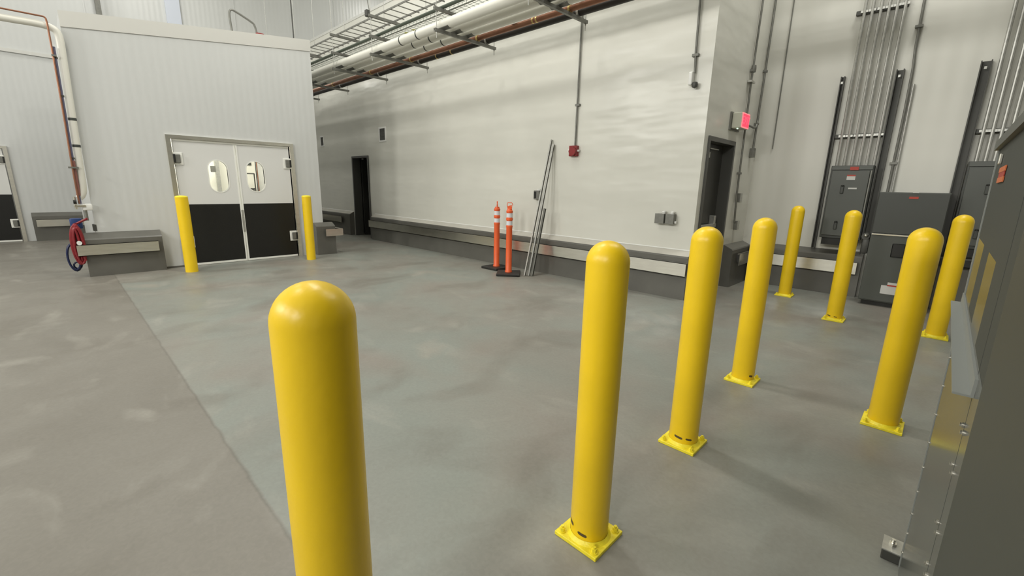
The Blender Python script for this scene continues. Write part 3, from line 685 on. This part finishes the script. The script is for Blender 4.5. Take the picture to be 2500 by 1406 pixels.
a = MB().box(-.445, -.24, 7.590, 7.594, .185, .30).build('warning_label', 'paper', lo2, smooth=False)
MB().box(-.385, -.24, 7.588, 7.5902, .295, .345).build('upper_label', 'paper', a, smooth=False)
MB().box(-.385, -.24, 7.587, 7.5885, .295, .313).build('label_header', 'labelred', a, smooth=False)
t = thing('disconnect_switch', (-.74, 7.75, .9), 'dark round-ended disconnect handle on the left side of the floor cabinet', 'switch')
MB().box(-.75, -.665, 7.66, 7.86, .68, .90, .03).build('switch_body', 'strut', t)
MB().cyl((-.72, 7.66, .92), (-.72, 7.82, .92), .045, 20).build('elbow', 'strut', t)
MB().lathe([(0, -.02), (.022, -.012), (.026, 0), (.022, .012), (0, .02)], 16, (-.715, 7.64, .935)).build('knob', 'steel', t)
MB().box(-.90, -.75, 7.98, 8.0, .62, 1.5).build('backing_plate', 'cabdark', thing('mounting_plate', (-.82, 7.99, .62), 'dark plate between the left panel and the floor cabinet', 'mounting plate'), smooth=False) if False else None
t = thing('wire_trough', (.2, 7.9, .7), 'black wire trough below the right electrical panel, beside the floor cabinet', 'wire trough')
MB().box(.05, .75, 7.86, 8.0, .61, .715, .006).build('trough_body', 'black', t, smooth=False)
MB().box(.05, .75, 7.852, 7.86, .70, .72).build('trough_lid', 'strut', t, smooth=False)

# ---------------------------------------------------------------- large foreground switchgear cabinet
FX0, FX1, FZ, FY, NY = .117, .093, 1.645, 2.2, .16
def fx(z): return FX0 + (FX1 - FX0) * z / FZ
t = thing('switchgear_cabinet', (.5, 1.2, 0), 'large glossy grey switchgear cabinet filling the right foreground', 'electrical cabinet')
body = MB(); 
body.prism([(fx(0) + .012, NY, 0), (.95, NY, 0), (.95, NY, FZ), (fx(FZ) + .012, NY, FZ)], (0, FY - NY, 0))
body.build('enclosure', 'cabdoor', t, smooth=False)
def face(y0, y1, z0, z1, off=0.0, th=.012):
    return MB().prism([(fx(z0) - off, y0, z0), (fx(z0) - off + th, y0, z0), (fx(z1) - off + th, y0, z1), (fx(z1) - off, y0, z1)], (0, y1 - y0, 0))
fp = face(1.205, FY, 0.0, 1.17).build('side_panel', 'cabgloss', t, smooth=False)
for ya, yb, m_ in ((1.86, FY, 'cabgloss'), (1.64, 1.86, 'cabmatte'), (1.40, 1.64, 'cabgloss'), (1.205, 1.40, 'cabmatte')):
    face(ya, yb, 1.17, 1.36).build('reflection_split_panel', M[m_], t, smooth=False)  # added gloss and matt strips that split the bollard reflections into bands
face(1.205, FY, 1.36, FZ).build('upper_side_panel', M['cabmatte'], t, smooth=False)
face(1.05, 1.197, 1.172, FZ).build('upper_joint_strip', M['cabmatte'], t, smooth=False)
jp = face(1.05, 1.197, 0.0, 1.17).build('joint_strip', 'cabgloss', t, smooth=False)
dp = face(NY, 1.045, 0.02, FZ, .004).build('cabinet_door', 'cabdoor', t, smooth=False)
face(FY - .022, FY + .003, .02, FZ, .003, .006).build('corner_trim', 'flange', t, smooth=False)
MB().prism([(FX1 - .012, NY, FZ), (.97, NY, FZ), (.97, NY, FZ + .028), (FX1 - .012, NY, FZ + .028)], (0, FY - NY + .012, 0)).build('roof_lip', 'cab', t, smooth=False)
# horizontal angle rail with bolts
r = MB().box(fx(1.14) - .030, fx(1.14), 1.17, 2.22, 1.122, 1.126).box(fx(1.14) - .005, fx(1.14), 1.17, 2.22, 1.126, 1.160)
r.build('angle_rail', 'flange', t, smooth=False)
def bolt(y, z, par):
    x = fx(z)
    MB().cyl((x, y, z), (x - .003, y, z), .0055, 12).cyl((x - .003, y, z), (x - .006, y, z), .004, 6).build('bolt', 'steel', par)
for z in (.93, .82, .705, .59, .485, .38, .28, .19, .10): bolt(2.165, z, fp)
for z in (1.045, .955, .815, .71, .60, .5): bolt(1.222, z, fp)
for z in (1.045, .955, .815, .71, .60, .5): bolt(1.18, z, jp)
MB().prism([(fx(1.55) - .0035, 1.72, 1.535), (fx(1.55) - .0035, 1.92, 1.535), (fx(1.55) - .0035, 1.92, 1.549), (fx(1.55) - .0035, 1.72, 1.549)], (.0025, 0, 0)).build('warning_label', 'labelorange', fp, smooth=False)
MB().prism([(fx(1.58) - .0035, 1.72, 1.563), (fx(1.58) - .0035, 1.92, 1.563), (fx(1.58) - .0035, 1.92, 1.577), (fx(1.58) - .0035, 1.72, 1.577)], (.0025, 0, 0)).build('warning_label', 'labelorange', fp, smooth=False)
MB().prism([(fx(1.56) - .003, 1.73, 1.549), (fx(1.56) - .003, 1.91, 1.549), (fx(1.56) - .003, 1.91, 1.563), (fx(1.56) - .003, 1.73, 1.563)], (.002, 0, 0)).build('warning_label', 'labelred', fp, smooth=False)
MB().box(fx(1.6) - .008, fx(1.6), 1.95, 1.975, 1.59, 1.62, .002).build('latch', 'steel', fp, smooth=False)
t = thing('anchor_foot', (.09, 2.27, 0), 'small dark steel anchor foot with a shiny bolt at the cabinet corner', 'anchor bracket')
MB().box(.055, .122, 2.215, 2.315, 0, .045, .004).build('foot_block', 'strut', t, smooth=False)
MB().box(.053, .124, 2.213, 2.317, .045, .051, .001).build('foot_plate', 'galv', t, smooth=False)
MB().cyl((.085, 2.265, .051), (.085, 2.265, .062), .014, 6).cyl((.085, 2.265, .062), (.085, 2.265, .078), .007, 10).build('bolt', 'steel', t)

# ---------------------------------------------------------------- hanging pipe and tray rack
ZL, ZM, ZT = 3.80, 4.085, 4.42
bars = [-2.2, -4.15, -6.05, -8.02, -9.6, -11.5, -13.3]
for i, x in enumerate(bars):
    nm = ['first trapeze hanger from the right, above the picture', 'second trapeze hanger from the right, under the pipe rack', 'third trapeze hanger from the right, under the pipe rack', 'fourth trapeze hanger from the right, under the pipe rack',
          'fifth trapeze hanger from the right, under the pipe rack', 'sixth trapeze hanger, small beside the cooler roof', 'farthest trapeze hanger, mostly behind the cooler edge'][i]
    t = thing('trapeze_hanger', (x, 5.1, ZL), nm, 'pipe hanger', 'trapeze hangers of the pipe rack')
    dz = -.006 * i
    def chan(y0, y1, z, name):
        MB().prism([(x - .021, y0, z - .021), (x + .021, y0, z - .021), (x + .021, y0, z + .021), (x + .008, y0, z + .021), (x + .008, y0, z - .012), (x - .008, y0, z - .012), (x - .008, y0, z + .021), (x - .021, y0, z + .021)], (0, y1 - y0, 0)).build(name, 'galvdull', t, smooth=False)
    chan(4.44, 5.72, ZL + dz, 'lower_bar'); chan(4.44, 5.36, ZM, 'middle_bar'); chan(4.44, 5.08, ZT, 'upper_bar')
    MB().cyl((x, 4.48, ZL - .12), (x, 4.48, CEIL), .006, 8).build('threaded_rod', 'galv', t)
    MB().cyl((x, 5.69, ZL - .12), (x, 5.69, CEIL), .006, 8).build('threaded_rod', 'galv', t)
    for y, z in ((4.48, ZL - .03), (5.69, ZL - .03)): MB().cyl((x, y, z + dz), (x, y, z - .012 + dz), .012, 6).build('nut', 'galv', t)
def hpipe(y, z, r, m, label, name='overhead_pipe', saddles=None, bands=None, bandm='label', group=None, x0=-15.1, x1=-.75):
    t = thing(name, (x0, y, z), label, 'pipe', group)
    MB().tube([(x0, y, z), (x1, y, z)], r, 20).build('tube', m, t)
    for x in bars:
        if saddles == 'white':
            MB().prism([(x - .15, y - r * .8, z - r * .75), (x - .15, y, z - r - .006), (x - .15, y + r * .8, z - r * .75), (x - .15, y + r * .7, z - r * .4), (x - .15, y - r * .7, z - r * .4)], (.30, 0, 0)).build('saddle', 'galvdull', t, smooth=False)
        else:
            MB().lathe([(r + .008, -.02), (r + .008, .02)], 16).build('tmp', 'brass', t) if False else None
            MB().cyl((x - .018, y, z), (x + .018, y, z), r + .008, 18).build('clamp', saddles, t)
            MB().cyl((x, y, z + r), (x, y, z + r + .04), .008, 8).build('clamp_bolt', saddles, t)
    for x in (bands or []):
        MB().cyl((x - .014, y, z), (x + .014, y, z), r + .002, 20).build('band', bandm, t)
    return t
g = 'white insulated pipes on the rack'
hpipe(4.635, ZL + .101, .075, 'pipewhite', 'white insulated pipe farthest from the middle wall', saddles='white', bands=(-6.75, -7.25), group=g)
hpipe(4.875, ZL + .101, .075, 'pipewhite', 'middle one of the three white insulated pipes', saddles='white', bands=(-6.72, -7.22), group=g)
hpipe(5.115, ZL + .101, .075, 'pipewhite', 'white insulated pipe closest to the copper pipe', saddles='white', bands=(-6.70, -7.20), group=g)
hpipe(5.325, ZL + .065, .042, 'copper', 'long copper pipe between white and black pipes on the rack', saddles='brass', bands=(-4.75, -4.82), bandm='brass')
hpipe(5.53, ZL + .075, .052, 'blackpipe', 'long black insulated pipe nearest to the middle wall', saddles='galv', bands=(-7.0, -7.45), bandm='brass')
hpipe(4.79, ZM - .048, .018, 'oxblood', 'thin red brown pipe hung under the middle tier, beside the white pipes', saddles='galvdull')
# short branch stubs on the third white pipe
for x, lab in ((-5.2, 'white stub pipe between two hangers above the copper pipe'), (-8.6, 'farther white stub pipe above the copper pipe')):
    t = thing('branch_pipe', (x, 5.2, ZL + .1), lab, 'pipe')
    MB().tube([(x, 5.125, ZL + .12), (x, 5.29, ZL + .14)], .035, 14).build('tube', 'pipewhite', t)
    MB().box(x - .05, x + .05, 5.23, 5.28, ZL + .12, ZL + .13).build('bracket', 'galvdull', t, smooth=False)
# ladder tray on the upper bars
t = thing('ladder_tray', (-9, 4.8, ZT), 'steel ladder cable tray on the top tier of the rack', 'cable tray')
MB().box(-15.0, -.75, 4.595, 4.607, ZT + .022, ZT + .05).build('side_rail', 'galvdull', t, smooth=False)
MB().box(-15.0, -.75, 4.975, 4.987, ZT + .022, ZT + .05).build('side_rail', 'galvdull', t, smooth=False)
x = -14.9
while x < -.8:
    MB().box(x - .008, x + .008, 4.607, 5.04, ZT + .024, ZT + .036).build('rung', 'galvdull', t, smooth=False); x += .245
# wire basket tray on the middle bars
t = thing('basket_tray', (-9, 4.95, ZM), 'fine wire basket cable tray on the middle tier of the rack', 'cable tray')
wb = MB(); zz = ZM + .026
for k in range(9): wb.box(-15.0, -.75, 4.70 + k * .07 - .002, 4.70 + k * .07 + .002, zz, zz + .004)
for y in (4.70, 5.26):
    for q in (.03, .06): wb.box(-15.0, -.75, y - .002, y + .002, zz + q, zz + q + .004)
wb.build('long_wires', 'greenwire', t, smooth=False)
wc = MB(); x = -14.9
while x < -.8: wc.box(x - .002, x + .002, 4.70, 5.26, zz - .004, zz).box(x - .002, x + .002, 4.698, 4.702, zz, zz + .064).box(x - .002, x + .002, 5.258, 5.262, zz, zz + .064); x += .10
wc.build('cross_wires', 'greenwire', t, smooth=False)
tag(MB().tube([(-15, 4.62, ZM + .05), (-8.2, 4.63, ZM + .055), (-7.4, 4.61, ZM + .05), (-.75, 4.62, ZM + .05)], .026, 10).build('cable_bundle', 'cable'), 'dark green cable bundle beside the wire basket tray', 'cable')
tag(MB().tube([(-15, 4.72, ZM + .06), (-7.0, 4.75, ZM + .045), (-.75, 4.74, ZM + .05)], .010, 8).build('data_cable', 'galv'), 'thin pale cable lying in the wire basket tray', 'cable')
for x, lab in ((-7.42, 'yellow tag on the wire basket tray, left one'), (-7.18, 'yellow tag on the wire basket tray, right one')):
    tag(MB().box(x - .03, x + .03, 4.80, 4.88, ZM + .012, ZM + .018).build('cable_tag', mat('yellow green tag', (.55, .56, .16), .5), smooth=False), lab, 'tag')
t = thing('beam_clamp', (-8.02, 4.44, ZT + .05), 'dark clamp where a rod meets the ladder tray', 'clamp')
MB().box(-8.12, -8.04, 4.42, 4.50, ZT - .01, ZT + .10, .01).build('clamp_body', 'strut', t, smooth=False)
MB().tube([(-8.06, 4.5, ZT + .02), (-8.10, 4.48, ZT + .25), (-8.14, 4.46, ZT + .6)], .008, 8).build('clamp_wire', 'galvdull', t)

# ---------------------------------------------------------------- things above and behind the cooler
tag(MB().tube([(-9.7, 2.69, 4.0), (-9.7, 2.67, 4.30), (-9.7, 2.675, 4.40), (-9.7, 2.71, 4.44), (-9.7, 2.78, 4.42), (-9.7, 3.03, 4.31), (-9.7, 3.07, 4.27), (-9.7, 3.10, 4.10)], .018, 12, 1).build('flexible_conduit', 'galvdull'), 'looped grey flexible conduit standing on the cooler roof', 'conduit')
tag(MB().box(-9.75, -9.62, 3.06, 3.20, 4.07, 4.145, .02).build('roof_fitting', 'red', smooth=False), 'small red fitting on the cooler roof at the foot of the loop', 'fitting')
tag(MB().box(-15.12, -15.0, 1.36, 1.455, 4.4, CEIL).build('wall_post', 'galvdull', smooth=False), 'dark upright post on the wall above the cooler roof', 'post')
tag(MB().cyl((-12, 4.64, 4.2), (-12, 4.64, CEIL), .014, 8).build('hanger_rod', 'strut'), 'thin dark rod above the right part of the cooler roof', 'rod')

# ---------------------------------------------------------------- hose station at the left corner of the cooler
t = thing('insulated_pipe', (-9.29, .35, 1), 'white insulated water pipe bending down beside the cooler corner', 'pipe')
MB().tube([(-9.29, -2.2, 3.50), (-9.29, -.13, 3.50), (-9.29, .20, 3.515), (-9.29, .32, 3.50), (-9.29, .385, 3.46), (-9.29, .40, 3.37), (-9.29, .395, 3.2), (-9.29, .345, 1.6), (-9.29, .335, 1.30), (-9.29, .31, 1.22), (-9.29, .27, 1.18)], .045, 20, 2).build('jacket', 'pipewhite', t)
for z, y in ((2.30, .366), (1.93, .355)):
    MB().cyl((-9.29, y, z - .018), (-9.29, y, z + .018), .047, 20).build('band', 'label', t)
MB().box(-9.34, -9.30, .41, .44, 3.18, 3.30, .005).build('pipe_clip', 'strut', t, smooth=False)
t = thing('copper_pipe', (-9.2, .27, 1), 'thin copper pipe bending down left of the white insulated pipe', 'pipe')
MB().tube([(-9.22, -2.2, 3.60), (-9.22, .24, 3.60), (-9.22, .285, 3.60), (-9.22, .30, 3.57), (-9.22, .30, 3.40), (-9.22, .285, 2.4), (-9.22, .262, 1.6), (-9.22, .262, 1.10)], .011, 12, 1).build('tube', 'copper', t)
for z in (3.12, 1.62): MB().box(-9.24, -9.20, .22 if z < 2 else .28, .33, z - .012, z + .012).build('clip', 'galvdull', t, smooth=False)
t = thing('drop_pipe', (-9.26, .3, 1), 'dark blue grey pipe between the copper and white pipes', 'pipe')
MB().tube([(-9.25, .318, 3.24), (-9.25, .298, 2.3), (-9.25, .278, 1.5), (-9.25, .272, 1.1)], .017, 12).build('tube', 'bluegrey', t)
MB().tube([(-9.25, .283, 1.72), (-9.25, .272, 1.22)], .024, 12).build('lower_sleeve', 'oxblood', t)
for z in (3.1, 2.6, 1.75): MB().cyl((-9.25, .283 + (z - 1.5) * .022, z - .012), (-9.25, .283 + (z - 1.5) * .022, z + .012), .022, 12).build('joint', 'strut', t)
t = thing('hose_valve', (-9.25, .27, 1.15), 'chrome mixing valve above the coiled hoses', 'valve')
MB().box(-9.29, -9.21, .20, .33, 1.05, 1.085, .006).build('valve_body', 'steel', t, smooth=False)
MB().cyl((-9.25, .22, 1.02), (-9.25, .22, 1.20), .016, 12).cyl((-9.25, .31, .93), (-9.25, .31, 1.10), .02, 12).build('valve_stem', 'steel', t)
MB().cyl((-9.20, .20, 1.13), (-9.20, .235, 1.13), .03, 14).build('handwheel', 'black', t)
MB().box(-9.30, -9.22, .285, .40, 1.00, 1.10, .02).build('hose_shield', M['white'], t)
MB().tube([(-9.25, .31, 1.0), (-9.24, .31, .85)], .022, 12).build('outlet', 'galvdull', t)
def coil(cy, cz, ry, rz, x0, n, r, seed, drop=1.0):
    rnd = random.Random(seed); pts = []
    for k in range(n):
        oy, oz = rnd.uniform(-.012, .012), rnd.uniform(-.02, .02); x = x0 + (.030 if n < 5 else .022) * (k % 4) + .004 * k; s = 1 - .03 * (k // 3) + rnd.uniform(-.05, .05); sy = rnd.uniform(.3, 1.0) if n > 4 else 1
        for i in range(20):
            a = PI / 2 + 2 * PI * (i + 20 * 0) / 20
            pts.append((x + .002 * i, cy + oy + ry * s * sy * math.cos(a), cz + oz + rz * s * math.sin(a)))
    return pts
t = thing('hose', (-9.15, .2, .6), 'coiled dark red rubber hose hanging at the cooler corner', 'hose')
MB().tube([(-9.2, .31, .88)] + coil(.16, .50, .068, .29, -9.31, 13, .016, 2) + [(-9.17, .20, .30), (-9.17, .21, .26)], .016, 10).build('hose_coil', 'redhose', t)
MB().cyl((-9.17, .175, .53), (-9.12, .175, .53), .03, 14).build('nozzle', 'white', t)
t = thing('hose', (-9.2, .12, .3), 'dark blue hose loop hanging lowest, below the red hose', 'hose')
MB().tube([(-9.36, .25, .86)] + coil(.10, .30, .07, .20, -9.42, 3, .011, 7), .013, 10).build('hose_coil', 'bluehose', t)
MB().tube([(-9.37, .115 + .045 * math.cos(a / 9 * 2 * PI), .17 + .05 * math.sin(a / 9 * 2 * PI)) for a in range(10)], .012, 8).build('spray_handle', 'bluehose', t)
t = thing('hose_rack', (-9.3, .2, .78), 'blue hose hanger behind the red hose', 'hanger')
MB().box(-9.42, -9.36, .12, .26, .72, .88, .02).build('rack_body', 'blue', t)
tag(MB().box(XB - .13, XB + .004, YB0 - .012, YB0 + .03, .68, .78).build('corner_bracket', 'strut', smooth=False), 'small dark bracket at the cooler corner above the kerb', 'bracket')

# ---------------------------------------------------------------- light
def area(name, loc, sx, sy, power, col=(1, .985, .925), rot=(0, 0, 0)):
    l = bpy.data.lights.new(name, 'AREA'); l.shape = 'RECTANGLE'; l.size = sx; l.size_y = sy; l.energy = power; l.color = col
    o = bpy.data.objects.new(name, l); C.objects.link(o); o.location = loc; o.rotation_euler = rot; return o
P = 100
for x, y, k in ((-13.2, 1.5, .8), (-13, -3.5, .5), (-8.5, 3.2, 1.0), (-6.0, -1.0, 1.4), (-5.0, 3.0, 1.7), (-1.6, 4.6, .6), (-.4, 6.8, 1.6), (-12, 10, 1.2), (-4, 10, .7)):
    area('high_bay_lamp', (x, y, 8.25), 1.2, .5, P * k)
for x, k, rz in ((-11, .8, 0), (-6.5, 1.1, 0), (-2.6, .7, -.1), (1.6, 1.1, .2)):
    area('wall_flood_lamp', (x, -7.6, 5.4), 1.6, .8, 280 * k, rot=(math.radians(68), 0, rz))
area('passage_lamp', (-13.4, 4.7, 4.5), .6, .4, 24)
area('cooler_lamp', (-11.2, 2.2, 3.4), 1.6, 1.0, 130, (1, .97, .86))
area('corridor_lamp', (-17, -1.5, 5), 1.2, .6, 60)
w = bpy.data.worlds.new('room_air'); bpy.context.scene.world = w; w.use_nodes = True
w.node_tree.nodes['Background'].inputs[0].default_value = (.9, .92, .9, 1); w.node_tree.nodes['Background'].inputs[1].default_value = .05

# ---------------------------------------------------------------- camera
p, ro, ya = 0.229909, 0.02109229, 0.76837716
fw = Vector((-math.sin(ya), math.cos(ya), 0)); rt = Vector((math.cos(ya), math.sin(ya), 0)); upv = Vector((0, 0, 1))
f = math.cos(p) * fw - math.sin(p) * upv; u = math.sin(p) * fw + math.cos(p) * upv
r2 = math.cos(ro) * rt + math.sin(ro) * u; u2 = -math.sin(ro) * rt + math.cos(ro) * u
cam = bpy.data.cameras.new('camera'); co = bpy.data.objects.new('camera', cam); C.objects.link(co)
co.matrix_world = Matrix(((r2.x, u2.x, -f.x, 0), (r2.y, u2.y, -f.y, 0), (r2.z, u2.z, -f.z, 1.5), (0, 0, 0, 1)))
cam.sensor_fit = 'HORIZONTAL'; cam.sensor_width = 36; cam.lens = 36 * 1071.03 / 2500; cam.clip_start = .02; cam.clip_end = 100
S = bpy.context.scene; S.camera = co
S.view_settings.view_transform = 'Standard'; S.view_settings.look = 'None'; S.view_settings.gamma = 1
S.view_settings.exposure = -0.09; S.view_settings.use_curve_mapping = False
